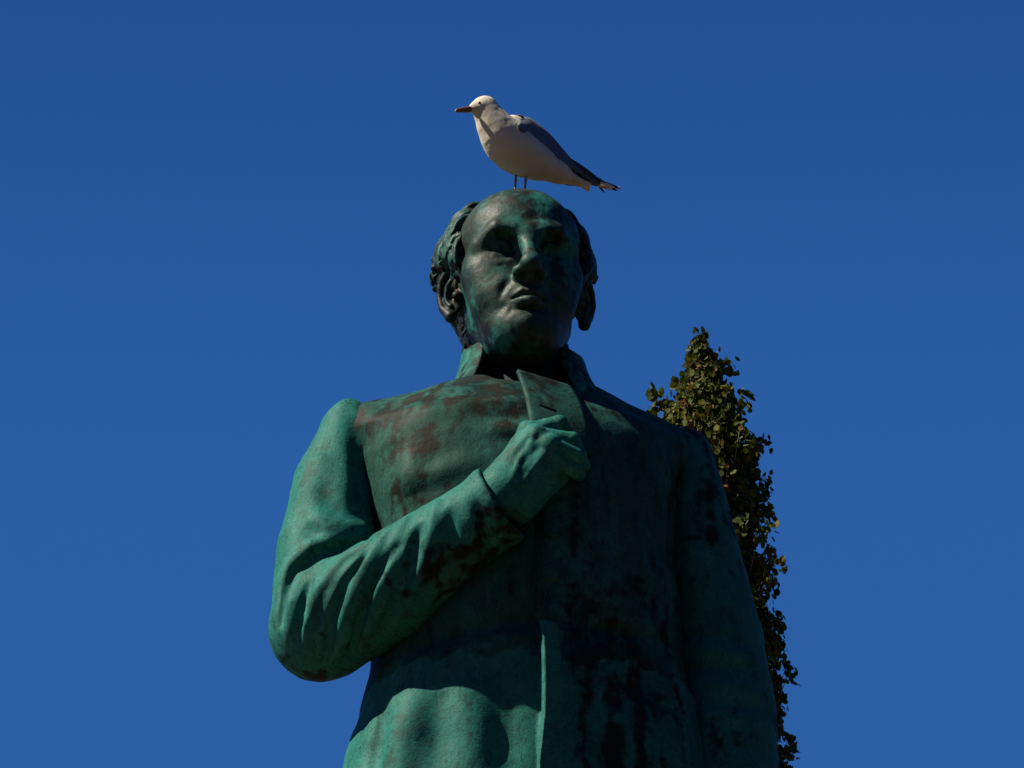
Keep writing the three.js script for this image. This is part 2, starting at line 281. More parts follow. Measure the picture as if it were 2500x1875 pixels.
// --- sleeve of the raised arm
const arm = new Field([-0.31, 1.02, -0.1], [0.06, 1.49, 0.27], 0.0028);
const aS = Q(852, 1062, 0.015), aM = Q(816, 1190, 0.022), aL = Q(800, 1350, 0.04), aE = Q(785, 1535, 0.062);
arm.add(chain([aS, aM, aL, aE], [0.0345, 0.0470, 0.0575, 0.056]), 0.01);
const fW = Q(1232, 1226, 0.158), fM = Q(1085, 1330, 0.130), fN = Q(945, 1440, 0.101);
arm.add(chain([aE, fN, fM, fW], [0.056, 0.062, 0.0495, 0.0415]), 0.012);
arm.add(ball(Q(857, 1006, 0.022), 0.012), 0.018);
for (const [w, a, ...xy] of [
  [0.007, -0.020, 925, 1305, 850, 1330, 780, 1352, 722, 1395, 700, 1450, 688, 1520], [0.009, 0.009, 900, 1288, 830, 1310, 760, 1333, 705, 1378, 680, 1450],
  [0.0065, 0.016, 905, 1330, 840, 1365, 780, 1440, 750, 1520, 735, 1600], [0.006, -0.017, 895, 1362, 845, 1420, 812, 1510, 800, 1600],
  [0.0065, 0.018, 945, 1303, 900, 1375, 855, 1475, 825, 1590], [0.006, -0.016, 968, 1335, 925, 1405, 885, 1500, 860, 1590],
  [0.007, 0.016, 990, 1268, 962, 1350, 935, 1430, 895, 1540], [0.007, -0.013, 1026, 1290, 1006, 1370, 970, 1460, 930, 1540], [0.0065, 0.013, 1066, 1230, 1056, 1300, 1035, 1385, 1000, 1460],
  [0.008, -0.008, 1100, 1260, 1105, 1320, 1085, 1390], [0.009, -0.007, 1170, 1240, 1180, 1290, 1190, 1330], [0.008, 0.005, 1140, 1205, 1150, 1270, 1160, 1330], [0.012, 0.007, 876, 1005, 893, 1060, 888, 1120], [0.0065, 0.012, 735, 1395, 715, 1470, 705, 1555], [0.006, -0.012, 757, 1420, 738, 1500, 728, 1585],
  [0.012, -0.006, 868, 1110, 872, 1170, 870, 1250], [0.014, 0.005, 830, 1050, 845, 1150, 850, 1220], [0.014, -0.004, 790, 1180, 800, 1230, 830, 1260], [0.014, 0.005, 760, 1250, 800, 1290, 880, 1295], [0.012, -0.004, 740, 1290, 780, 1310, 840, 1315]]) arm.bump(H(arm, ...xy), w, a, 0.5);
// straight cuff end, hollow
{ const n = [0, 1, 2].map(i => fW[i] - fM[i]), l = Math.hypot(...n), u = n.map(v => v / l), c = fW.map((v, i) => v + u[i] * -0.002);
  const pl = p => (p[0] - c[0]) * u[0] + (p[1] - c[1]) * u[1] + (p[2] - c[2]) * u[2];
  arm.each([-0.1, 1.2, 0.06, 0.06, 1.45, 0.27], 0, (d, p) => { const t = pl(p); if (t < -0.05) return d; let q = d - 0.0045 * sstep(-0.03, -0.001, t); q = Math.max(q, t); const ax = seg(p, fM, [fW[0] + u[0] * 0.03, fW[1] + u[1] * 0.03, fW[2] + u[2] * 0.03], 0.0385, 0.0385); return t > -0.02 ? Math.max(q, -ax) : q; }); }
arm.warp(p => (fbm(p[0] * 26 + 5, p[1] * 26, p[2] * 26, 2) - 0.5) * 0.005 + (fbm(p[0] * 95, p[1] * 90, p[2] * 95, 2) - 0.5) * 0.0006);
const elbowY = aE[1];
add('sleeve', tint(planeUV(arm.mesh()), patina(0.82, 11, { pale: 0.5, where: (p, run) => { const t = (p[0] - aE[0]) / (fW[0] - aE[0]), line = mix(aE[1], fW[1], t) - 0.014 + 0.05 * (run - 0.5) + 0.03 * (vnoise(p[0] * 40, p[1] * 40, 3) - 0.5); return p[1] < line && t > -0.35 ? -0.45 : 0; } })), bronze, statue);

// --- sleeve of the hanging arm
const arm2 = new Field([0.10, 0.90, -0.16], [0.36, 1.46, 0.12], 0.0032);
arm2.add(chain([Q(1668, 1120, -0.035), Q(1692, 1250, -0.03), Q(1715, 1400, -0.025), Q(1755, 1560, -0.015), Q(1780, 1730, 0.0), Q(1796, 1950, 0.02)], [0.036, 0.0415, 0.0475, 0.0500, 0.052, 0.050]), 0.02);
for (const [w, a, ...xy] of [[0.012, -0.006, 1620, 1110, 1650, 1130, 1655, 1200], [0.012, 0.005, 1700, 1110, 1730, 1180, 1745, 1280], [0.010, -0.006, 1640, 1560, 1720, 1545, 1800, 1570], [0.010, 0.005, 1650, 1600, 1740, 1590, 1830, 1610], [0.010, -0.006, 1680, 1640, 1760, 1625, 1850, 1640], [0.010, 0.005, 1690, 1680, 1770, 1675, 1860, 1700], [0.010, -0.005, 1700, 1730, 1790, 1720, 1870, 1740], [0.014, 0.004, 1670, 1250, 1690, 1350, 1690, 1450]]) arm2.bump(H(arm2, ...xy), w, a, 0.6);
arm2.warp(p => (fbm(p[0] * 28 + 5, p[1] * 24, p[2] * 28, 3) - 0.5) * 0.006);
add('sleeve', tint(cylUV(arm2.mesh(), [0.25, 0.9, 0], [0.21, 1.4, -0.03], 0.07), patina(0.55, 23)), bronze, statue);

// --- hand gripping the lapel
const hand = new Field([-0.06, 1.22, 0.06], [0.11, 1.42, 0.26], 0.0016);
{
  const wr = Q(1236, 1206, 0.160), k = [Q(1288, 1053, 0.166), Q(1310, 1064, 0.178), Q(1344, 1088, 0.183), Q(1360, 1124, 0.176)];
  const pip = [Q(1366, 1035, 0.168), Q(1396, 1076, 0.175), Q(1412, 1112, 0.174), Q(1406, 1148, 0.168)], dip = [Q(1398, 1082, 0.146), Q(1416, 1110, 0.142), Q(1424, 1136, 0.138), Q(1414, 1160, 0.134)], tip = [Q(1386, 1104, 0.122), Q(1400, 1124, 0.120), Q(1408, 1146, 0.118), Q(1398, 1166, 0.116)];
  const r = [0.0101, 0.0101, 0.0098, 0.0090], heel = [Q(1222, 1190, 0.168), Q(1234, 1200, 0.172), Q(1252, 1216, 0.170), Q(1268, 1232, 0.160)];
  hand.add(cone(Q(1165, 1275, 0.148), wr, 0.031, 0.029), 0.01);
  hand.add(cone(wr, Q(1290, 1140, 0.156), 0.029, 0.026), 0.02);
  for (let i = 0; i < 4; i++) hand.add(chain([heel[i].map((v, j) => j === 2 ? v - 0.006 : v), k[i]], [0.015, r[i] + 0.0005]), 0.016);
  hand.add(cone(Q(1288, 1190, 0.145), Q(1352, 1158, 0.142), 0.024, 0.017), 0.02);
  hand.add(cone(Q(1306, 1112, 0.154), Q(1338, 1124, 0.150), 0.022, 0.019), 0.012);
  for (let i = 0; i < 4; i++) { hand.add(ball(k[i].map((v, j) => j === 2 ? v + 0.001 : v), r[i] + 0.0012), 0.005); hand.add(cone(k[i], pip[i], r[i], r[i] - 0.0006), 0.0012); hand.add(ball(pip[i], r[i] + 0.0002), 0.001); hand.add(cone(pip[i], dip[i], r[i] - 0.0008, r[i] - 0.0018), 0.001); hand.add(cone(dip[i], tip[i], r[i] - 0.0018, r[i] - 0.003), 0.002); }
  hand.add(chain([Q(1300, 1130, 0.138), Q(1350, 1070, 0.134), Q(1384, 1058, 0.128)], [0.015, 0.011, 0.009]), 0.004);   // thumb behind the fingers
  for (let i = 0; i < 3; i++) { const a = H(hand, mix([1288, 1310, 1344, 1360][i], [1288, 1310, 1344, 1360][i + 1], 0.5) - 12, mix([1053, 1064, 1088, 1124][i], [1053, 1064, 1088, 1124][i + 1], 0.5) + 18, [1262, 1276, 1300][i], [1110, 1128, 1160][i]); hand.bump(a, 0.006, -0.0013); }
  hand.bump(H(hand, 1240, 1185, 1258, 1150, 1275, 1105), 0.004, 0.0022, 0.6); hand.bump(H(hand, 1270, 1190, 1300, 1150, 1330, 1108), 0.0045, 0.003, 0.6);
  hand.bump(H(hand, 1296, 1080, 1302, 1062), 0.004, 0.0015); hand.warp(p => (fbm(p[0] * 60, p[1] * 60, p[2] * 60, 3) - 0.5) * 0.002);
}
add('hand', tint(planeUV(hand.mesh()), patina(0.78, 31, { pale: 0.6 })), bronze, statue);

// --- standing collar, open at the front
{
  const col = new Field([-0.13, 1.40, -0.14], [0.15, 1.56, 0.13], 0.0024), cx = 0.012, cz = -0.018;
  col.add({ bb: [-0.13, 1.4, -0.14, 0.15, 1.56, 0.13], f: p => {
    const x = p[0] - cx - 0.02 * (1.5 - p[1]), z = p[2] - cz, an = Math.atan2(x, z), r = Math.hypot(x, z * 0.93), y = p[1];
    const R = 0.0655 + 0.034 * Math.pow(clamp((1.520 - y) / 0.085), 2.0), top = 1.512 - 0.008 * (x > 0 ? 1 : 0) + 0.010 * Math.cos(an + Math.PI) , open = x < 0 ? 0.62 : 0.60;
    let d = Math.abs(r - R) - 0.0045; d = Math.max(d, y - top, 1.412 - y); return Math.max(d, (open - Math.abs(an)) * r);
  } }, 0.001);
  col.warp(p => (fbm(p[0] * 60, p[1] * 60, p[2] * 60, 3) - 0.5) * 0.003);
  add('collar', tint(cylUV(col.mesh(), [cx, 1.4, cz], [cx, 1.6, cz], 0.075), patina(0.42, 41, { pale: 0.9 })), bronze, statue);
  const crv = new Field([-0.08, 1.38, -0.1], [0.1, 1.56, 0.1], 0.003);
  crv.add(cone([0.018, 1.40, -0.002], [0.014, 1.505, -0.018], 0.057, 0.054), 0.01);
  add('cravat', tint(cylUV(crv.mesh(), [0.015, 1.4, 0], [0.015, 1.6, 0], 0.06), patina(-0.2, 47, { pale: 0 })), bronze, statue);
}
// --- lapel, front edge, buttons
function lay(field, L, R, n, m, offL, offR, thick, flip) {
  const l = curve(L.map(p => [p[0], p[1], 0]), n), r = curve(R.map(p => [p[0], p[1], 0]), n), rows = [];
  for (let j = 0; j <= n; j++) { const row = []; for (let i = 0; i <= m; i++) { const t = i / m, px = mix(l[j][0], r[j][0], t), py = mix(l[j][1], r[j][1], t); let z = 0, c = 0; for (const [ax, ay] of [[0, 0], [14, 0], [-14, 0], [0, 14], [0, -14]]) { const q = field.hit(px + ax, py + ay); z += q[2]; c++; } z = z / c + mix(offL * (1 + 0.5 * (1 - j / n)), offR, Math.pow(t, 0.8)); row.push(Q(px, py, z)); } rows.push(row); }
  return sheetGeo(rows, thick, flip);
}
const zc = (x, y) => coat.hit(x, y)[2];
const lapelGeo = (() => {
  const n = 24, m = 12, l = curve([[1262, 905, 0.118], [1268, 926, 0.121], [1281, 966, 0.130], [1288, 1000, 0.137], [1294, 1030, 0.142], [1302, 1075, 0.146]], n), r = curve([[1392, 946, 0.088], [1410, 970, 0.102], [1424, 1000, 0.115], [1434, 1035, 0.124], [1440, 1070, 0.127], [1444, 1110, 0.127]], n), rows = [];
  for (let j = 0; j <= n; j++) { const row = []; for (let i = 0; i <= m; i++) { const t = i / m; row.push(Q(mix(l[j][0], r[j][0], t), mix(l[j][1], r[j][1], t) , mix(l[j][2], r[j][2], t) + 0.003 * Math.sin(Math.PI * t))); } rows.push(row); }
  return sheetGeo(rows, 0.0055, -1);
})();
add('lapel', tint(planeUV(lapelGeo), patina(0.36, 3, { pale: 0.4, verd: DULL })), bronze, statue);
{
  const lm = new THREE.Mesh(lapelGeo, new THREE.MeshBasicMaterial({ side: THREE.DoubleSide })), pts = [];
  for (let i = 0; i <= 6; i++) { const d = ray(mix(1316, 1354, i / 6), mix(988, 1001, i / 6)), h = new THREE.Raycaster(new THREE.Vector3(...CAM), new THREE.Vector3(...d).normalize()).intersectObject(lm); if (h.length) pts.push(h[0].point); }
  if (pts.length > 3) { const g = new THREE.TubeGeometry(new THREE.CatmullRomCurve3(pts), 14, 0.0013, 8); add('buttonhole', tint(planeUV(g), () => BROWN), bronze, statue); }
}
const edgeGeo = lay(coat, [[1320, 1512], [1324, 1560], [1328, 1640], [1326, 1740], [1318, 1830], [1312, 1900]], [[1360, 1520], [1366, 1560], [1372, 1640], [1372, 1740], [1368, 1830], [1364, 1900]], 30, 8, 0.017, -0.004, 0.0055, -1);
add('coat_front_edge', tint(planeUV(edgeGeo), patina(0.6, 3, { pale: 0.6 })), bronze, statue);
function button(px, py, r) {
  const c = coat.hit(px, py), a = coat.hit(px - 12, py), b = coat.hit(px + 12, py), u = coat.hit(px, py - 12), w = coat.hit(px, py + 12);
  const n = new THREE.Vector3(b[0] - a[0], b[1] - a[1], b[2] - a[2]).cross(new THREE.Vector3(u[0] - w[0], u[1] - w[1], u[2] - w[2])).normalize();
  const g = new THREE.LatheGeometry([[0, 0.35], [0.55, 0.33], [0.72, 0.22], [0.82, 0.30], [0.95, 0.25], [1, 0.1], [1, -0.4]].reverse().map(([x, y]) => new THREE.Vector2(x * r, y * r)), 28);
  g.applyQuaternion(new THREE.Quaternion().setFromUnitVectors(new THREE.Vector3(0, 1, 0), n)); g.translate(c[0], c[1], c[2]);
  add('button', tint(planeUV(g), chestTint), bronze, statue);
}
for (const [x, y, r] of [[1353, 1290, 0.0112], [1354, 1396, 0.0112], [1356, 1499, 0.0116], [1272, 994, 0.0046]]) button(x, y, r);
//@@HEAD

// --- head (own frame: +z the way he looks)
const headGroup = new THREE.Group(); headGroup.name = 'head';
{
  const F = new Field([-0.105, -0.19, -0.125], [0.105, 0.125, 0.13], 0.0016), M = s => [s, 1, 1], m = (p, s) => [p[0] * s, p[1], p[2]];
  F.add(ell([0, 0.020, -0.014], [0.073, 0.082, 0.092]), 0.01);
  F.add(ell([0, 0.030, 0.032], [0.060, 0.056, 0.054]), 0.03);
  F.add(ell([0, -0.033, 0.022], [0.058, 0.067, 0.058]), 0.03);
  F.add(cone([0.007, -0.055, -0.03], [0.010, -0.19, -0.036], 0.045, 0.050), 0.03);
  for (const s of [-1, 1]) {
    F.add(cone(m([0.037, -0.066, 0.002], s), m([0.020, -0.095, 0.062], s), 0.019, 0.018), 0.025);
    F.add(ell(m([0.045, -0.022, 0.047], s), [0.020, 0.017, 0.020]), 0.025);
    F.add(ell(m([0.033, -0.054, 0.054], s), [0.024, 0.028, 0.024]), 0.025);
  }
  F.add(ell([0, -0.066, 0.066], [0.030, 0.026, 0.030]), 0.02);
  F.add(ell([0, -0.101, 0.074], [0.023, 0.019, 0.020]), 0.02);
  F.add(ell([0, -0.105, 0.03], [0.035, 0.02, 0.045]), 0.03);
  for (const s of [-1, 1]) {
    F.add(chain([m([0.006, 0.008, 0.084], s), m([0.018, 0.0165, 0.0855], s), m([0.034, 0.0185, 0.082], s), m([0.052, 0.007, 0.063], s)], [0.0080, 0.0095, 0.0095, 0.0080]), 0.012);
    F.sub(ell(m([0.031, -0.003, 0.090], s), [0.0190, 0.0145, 0.024], [0, 0.35 * s, 0]), 0.007);
  }
  // nose
  F.add(chain([[0, 0.010, 0.083], [0, -0.010, 0.0955], [0, -0.034, 0.112]], [0.0085, 0.0085, 0.0095]), 0.013);
  F.add(ell([0, -0.0385, 0.1095], [0.0125, 0.0105, 0.0125]), 0.007);
  for (const s of [-1, 1]) { F.add(ell(m([0.0130, -0.0425, 0.097], s), [0.0075, 0.008, 0.011]), 0.006); F.sub(ell(m([0.0068, -0.0500, 0.103], s), [0.0042, 0.006, 0.0065]), 0.003); }
  F.add(cone([0, -0.046, 0.104], [0, -0.054, 0.095], 0.0045, 0.005), 0.006);
  for (const s of [-1, 1]) {
    // eyes and lids
    F.add(ball(m([0.0315, -0.0035, 0.0635], s), 0.0125), 0.002);
    F.add(chain([m([0.0175, -0.0045, 0.0745], s), m([0.025, 0.0035, 0.0785], s), m([0.034, 0.0045, 0.0775], s), m([0.0455, -0.004, 0.065], s)], [0.003, 0.0036, 0.0036, 0.003]), 0.004);
    F.add(chain([m([0.0175, -0.006, 0.0735], s), m([0.026, -0.0125, 0.076], s), m([0.036, -0.0125, 0.0745], s), m([0.046, -0.006, 0.0665], s)], [0.0022, 0.003, 0.003, 0.0022]), 0.004);
    F.bump([m([0.024, -0.0205, 0.079], s), m([0.032, -0.0225, 0.077], s), m([0.044, -0.0165, 0.069], s)], 0.006, 0.0018, 0.7);
    F.bump([m([0.025, -0.0265, 0.080], s), m([0.033, -0.0285, 0.077], s), m([0.043, -0.024, 0.070], s)], 0.004, -0.0009, 0.7);
    F.bump([m([0.050, 0.0, 0.064], s), m([0.058, 0.003, 0.055], s)], 0.003, -0.0016); F.bump([m([0.050, -0.006, 0.064], s), m([0.058, -0.009, 0.055], s)], 0.003, -0.0016);
    // fold from nose to mouth corner, cheek
    F.bump([m([0.0175, -0.040, 0.094], s), m([0.0255, -0.054, 0.088], s), m([0.0315, -0.070, 0.081], s)], 0.006, -0.0026, 0.6);
    F.bump([m([0.030, -0.045, 0.083], s), m([0.038, -0.058, 0.076], s)], 0.012, 0.0016);
    F.bump([m([0.026, -0.080, 0.082], s), m([0.029, -0.088, 0.077], s)], 0.007, -0.0014);
    // temple hollow, frown lines
    F.bump([m([0.064, 0.012, 0.035], s)], 0.018, -0.003);
  }
  // mouth
  for (const s of [-1, 1]) { F.add(chain([m([0.0155, -0.0700, 0.0885], s), m([0.007, -0.0645, 0.0955], s), [0, -0.0655, 0.0965]], [0.002, 0.0038, 0.0040]), 0.004); F.add(chain([m([0.0145, -0.0735, 0.0890], s), m([0.007, -0.0772, 0.0965], s), [0, -0.0778, 0.0985]], [0.0025, 0.0050, 0.0056]), 0.004); }
  F.sub(chain([[-0.0170, -0.0730, 0.0895], [-0.008, -0.0700, 0.0985], [0, -0.0710, 0.1005], [0.008, -0.0700, 0.0985], [0.0170, -0.0730, 0.0895]], [0.0018, 0.0024, 0.0026, 0.0024, 0.0018]), 0.003);
  F.bump([[0, -0.054, 0.097], [0, -0.060, 0.098]], 0.0045, -0.0018);
  F.bump([[-0.016, -0.087, 0.086], [0, -0.0865, 0.091], [0.016, -0.087, 0.086]], 0.006, -0.0045, 0.4);
  F.bump([[0, -0.102, 0.094]], 0.012, 0.003);
  // brow lines
  for (const [y, z, a] of [[0.040, 0.085, -0.0012], [0.050, 0.0815, -0.0011], [0.060, 0.074, -0.0008]]) F.bump([[-0.03, y - 0.004, z - 0.008], [0, y, z], [0.03, y - 0.002, z - 0.008]], 0.0035, a, 0.6);
  F.bump([[-0.028, 0.036, 0.078]], 0.018, 0.0010); F.bump([[0.028, 0.036, 0.078]], 0.018, 0.0010); F.bump([[0, 0.020, 0.092]], 0.010, 0.0014);
  // ears
  for (const s of [-1, 1]) {
    // a point of the ear: a back along its plate, b up, c out of the plate; the plate stands off the head
    const e = (a, b, c = 0.003) => [s * (0.066 + a * 0.66 + c * 0.75), -0.026 + b - 0.1 * a, 0.010 - a * 0.75 + c * 0.66], th = s * 0.849;
    F.add(ell(e(0.013, 0, -0.001), [0.017, 0.027, 0.0045], [0, th, 0]), 0.004);
    F.add(chain([e(0.007, 0.002), e(0.003, 0.016), e(0.008, 0.027), e(0.019, 0.029), e(0.028, 0.019), e(0.030, 0.002), e(0.025, -0.014), e(0.013, -0.029)], [0.0030, 0.0036, 0.0042, 0.0044, 0.0044, 0.0042, 0.0046, 0.0070]), 0.002);
    F.add(chain([e(0.012, 0.017), e(0.019, 0.010), e(0.020, -0.004), e(0.013, -0.016)], [0.0028, 0.0030, 0.0034, 0.0040]), 0.002);
    F.add(ball(e(0.003, -0.007, 0.004), 0.0055), 0.003);
    F.sub(ell(e(0.0115, -0.002, 0.006), [0.0062, 0.0105, 0.0075], [0, th, 0]), 0.002);
  }
  F.warp(p => (fbm(p[0] * 45, p[1] * 45, p[2] * 45, 3) - 0.5) * 0.003);
  const pf = patina(0.22, 71, { pale: 0.2, grey: 0.6 });
  const face = add('face', tint(cylUV(F.mesh(), [0, 0, 0], [0, 1, 0], 0.08), p => pf([p[0], p[1] * 1.2, p[2]])), bronzeHead, headGroup);

  // hair: a shell on sides and back, and locks laid over it that curl at their ends
  const G = new Field([-0.115, -0.12, -0.14], [0.115, 0.125, 0.065], 0.0012);
  G.add(ell([0, 0.022, -0.026], [0.083, 0.093, 0.092]), 0.01);
  for (const s of [-1, 1]) {
    G.add(ell(m([0.054, 0.020, -0.022], s), [0.031, 0.056, 0.060], [0, 0, 0.2 * s]), 0.015);
    G.add(ell(m([0.060, 0.004, -0.044], s), [0.031, 0.042, 0.042]), 0.02);
    G.add(ell(m([0.033, -0.050, -0.044], s), [0.028, 0.038, 0.036]), 0.02);
    G.sub(ell(m([0.094, -0.050, 0.006], s), [0.026, 0.036, 0.032]), 0.008);
  }
  G.add(ell([0, -0.01, -0.075], [0.064, 0.075, 0.050]), 0.03);
  G.sub(ell([0, 0.050, 0.082], [0.059, 0.130, 0.080]), 0.006);
  G.sub(ell([0, 0.110, 0.0], [0.036, 0.060, 0.100]), 0.006);
  const base = (p) => G.at(p), lockF = [];
  const onShell = (p) => { let q = p.slice(); for (let i = 0; i < 5; i++) { const d = base(q), e = 0.003, g = [0, 1, 2].map(k => { const a = q.slice(), b = q.slice(); a[k] += e; b[k] -= e; return base(a) - base(b); }), l = Math.hypot(...g) || 1; q = q.map((v, k) => v - clamp(d, -0.02, 0.02) * g[k] / l); } return q; };
  // a lock of five strands: starts on the side of the head, runs along the shell and bends into a hook
  const grow = (s, y, z, len, dy, dz, curl, r, x0 = 0.085) => {
    const lift = rr(0.2, 1.5);
    for (const j of [-2, -1, 0, 1, 2]) {
      let p = onShell([s * x0, y, z]), a = Math.atan2(dy, dz); const n = 12, pts = [], rs = [];
      for (let i = 0; i <= n; i++) {
        const t = i / n, w = j * r * 0.46 * Math.sin(Math.PI * clamp(0.12 + 0.8 * t)), h = 0.0042 * lift * Math.sin(t * 3.0) - j * j * 0.0006 + (j % 2 ? -0.0006 : 0);
        const rd = [p[0], p[1] - 0.01, p[2] + 0.03], rl = Math.hypot(...rd), hh = h - 0.013 * Math.pow(1 - t, 5); pts.push([p[0] + rd[0] / rl * hh, p[1] + rd[1] / rl * hh + Math.cos(a) * w, p[2] + rd[2] / rl * hh - Math.sin(a) * w]); rs.push(r * 0.35 * (0.6 + 0.5 * Math.sin(Math.PI * clamp(0.15 + t * 0.7))) * (1 - 0.5 * t * t));
        a += (curl * (0.25 + 1.6 * t * t) + 0.9 * Math.sin(t * 6.5 + curl)) / n; p = onShell([p[0], p[1] + Math.sin(a) * len / n, p[2] + Math.cos(a) * len / n]);
      }
      lockF.push(chain(pts, rs));
    }
  };
  for (const s of [-1, 1]) {
    for (let i = 0; i < 14; i++) { const t = i / 13; grow(s, mix(0.101, 0.026, t) + rr(-0.003, 0.003), mix(0.004, 0.036, t) + rr(-0.003, 0.003), rr(0.06, 0.085), -1, rr(-0.8, -0.4), rr(-1.0, 1.0), rr(0.0055, 0.0075), mix(0.042, 0.08, t)); }
    for (let i = 0; i < 12; i++) grow(s, rr(0.05, 0.10), rr(-0.06, 0.0), rr(0.05, 0.075), -1, rr(-0.7, -0.1), rr(-1.6, 1.6), rr(0.0055, 0.0078), rr(0.05, 0.08));
    for (let a = 0; a < 6; a++) for (let b = 0; b < 7; b++) { const z = 0.028 - b * 0.0135 + rr(-0.004, 0.004); grow(s, 0.050 - a * (b < 3 ? 0.0085 : 0.0115) + rr(-0.004, 0.004), z, rr(0.024, 0.036), rr(-1, -0.6), rr(-0.6, 0.5), ((a + b) % 2 ? -1 : 1) * rr(2.2, 4.6), rr(0.0050, 0.0068)); }
    for (let i = 0; i < 12; i++) grow(s, rr(-0.074, -0.036), rr(-0.060, -0.022), rr(0.018, 0.028), rr(-1, -0.6), rr(-0.3, 0.5), (rnd() < 0.5 ? -1 : 1) * rr(1.8, 4.2), rr(0.0042, 0.0056), 0.052);
    for (let i = 0; i < 6; i++) grow(s, rr(-0.012, 0.012), rr(0.020, 0.034), rr(0.022, 0.034), -1, rr(-0.3, 0.5), (rnd() < 0.5 ? -1 : 1) * rr(1.8, 3.5), rr(0.0038, 0.0052));
  }
  // press the shell in so that the locks stand clear, then lay them on
  G.each([-9, -9, -9, 9, 9, 9], 0, d => d + 0.0055);
  for (const l of lockF) G.each(l.bb, 0.008, (d, p) => smin(d, l.f(p), 0.0003));
  { const LIM = [[-0.06, 0.058], [-0.045, 0.062], [-0.02, 0.070], [0.0, 0.083], [0.018, 0.097], [0.035, 0.2]];
    G.each([-0.2, -0.2, -0.2, 0.2, 0.035, 0.2], 0, (d, p) => { let k = 0; while (k < LIM.length - 2 && p[1] > LIM[k + 1][0]) k++; const t = clamp((p[1] - LIM[k][0]) / (LIM[k + 1][0] - LIM[k][0])), l = mix(LIM[k][1], LIM[k + 1][1], t) + 0.010 * (vnoise(p[1] * 130, p[2] * 130, 4) - 0.5); return -smin(-d, -(Math.abs(p[0]) - l), 0.004); }); }
  const pf2 = patina(0.02, 83, { pale: 0.35 });
  add('hair', tint(cylUV(G.mesh(), [0, 0, 0], [0, 1, 0], 0.08), pf2), bronzeHead, headGroup);
}
const headPos = Q(1262, 0, 0); // x only
headGroup.position.set(0.006, 1.598, 0.012); headGroup.rotation.set(0, 8 * Math.PI / 180, 0); statue.add(headGroup);

// --- below the frame: skirt of the coat, trousers, shoes, plinth
{
  const B = new Field([-0.3, 0.44, -0.24], [0.32, 0.97, 0.24], 0.008);
  B.add({ bb: [-0.3, 0.4, -0.24, 0.32, 0.97, 0.24], f: p => { const y = p[1], a = mix(0.270, 0.232, clamp((y - 0.45) / 0.46)), b = mix(0.19, 0.158, clamp((y - 0.45) / 0.46)); const an = Math.atan2(p[0], p[2]); return Math.max((Math.hypot((p[0] - 0.016) / a, p[2] / b) - 1 - 0.025 * Math.sin(an * 9) * clamp((0.91 - y) * 2)) * b, y - 0.912, 0.47 - y); } }, 0.001);
  add('coat_skirt', tint(cylUV(B.mesh(), [0, 0, 0], [0, 1, 0], 0.2), patina(0.5, 91)), bronze, statue);
  for (const s of [-1, 1]) {
    const T = new Field([-0.32, -0.01, -0.15], [0.32, 0.62, 0.28], 0.008);
    T.add(chain([[s * 0.09, 0.6, 0], [s * 0.105, 0.34, 0.02], [s * 0.12, 0.07, 0]], [0.085, 0.062, 0.056]), 0.02);
    add('trouser_leg', tint(cylUV(T.mesh(), [s * 0.1, 0, 0], [s * 0.1, 1, 0], 0.07), patina(0.5, 95 + s)), bronze, statue);
    const H2 = new Field([-0.3, -0.01, -0.15], [0.3, 0.14, 0.28], 0.006);
    H2.add(ell([s * 0.13, 0.035, 0.06], [0.05, 0.045, 0.145], [0, 0.25 * s, 0]), 0.01); H2.cut(p => 0.002 - p[1]);
    add('shoe', tint(cylUV(H2.mesh(), [s * 0.13, 0, 0.05], [s * 0.13, 1, 0.05], 0.07), patina(0.5, 99 + s)), bronze, statue);
  }
  const hd = new Field([0.2, 0.74, -0.05], [0.36, 0.95, 0.14], 0.005);
  hd.add(cone([0.27, 0.94, 0.04], [0.278, 0.865, 0.05], 0.024, 0.032), 0.02);
  for (let i = 0; i < 4; i++) hd.add(chain([[0.28, 0.86, 0.03 + i * 0.017], [0.285, 0.815, 0.03 + i * 0.019], [0.275, 0.775, 0.035 + i * 0.018]], [0.0105, 0.0095, 0.008]), 0.004);
  hd.add(chain([[0.275, 0.89, 0.075], [0.268, 0.85, 0.105], [0.262, 0.82, 0.108]], [0.013, 0.011, 0.009]), 0.006);
  add('hand', tint(cylUV(hd.mesh(), [0.28, 0.8, 0.05], [0.28, 1, 0.05], 0.04), patina(0.5, 105)), bronze, statue);
}
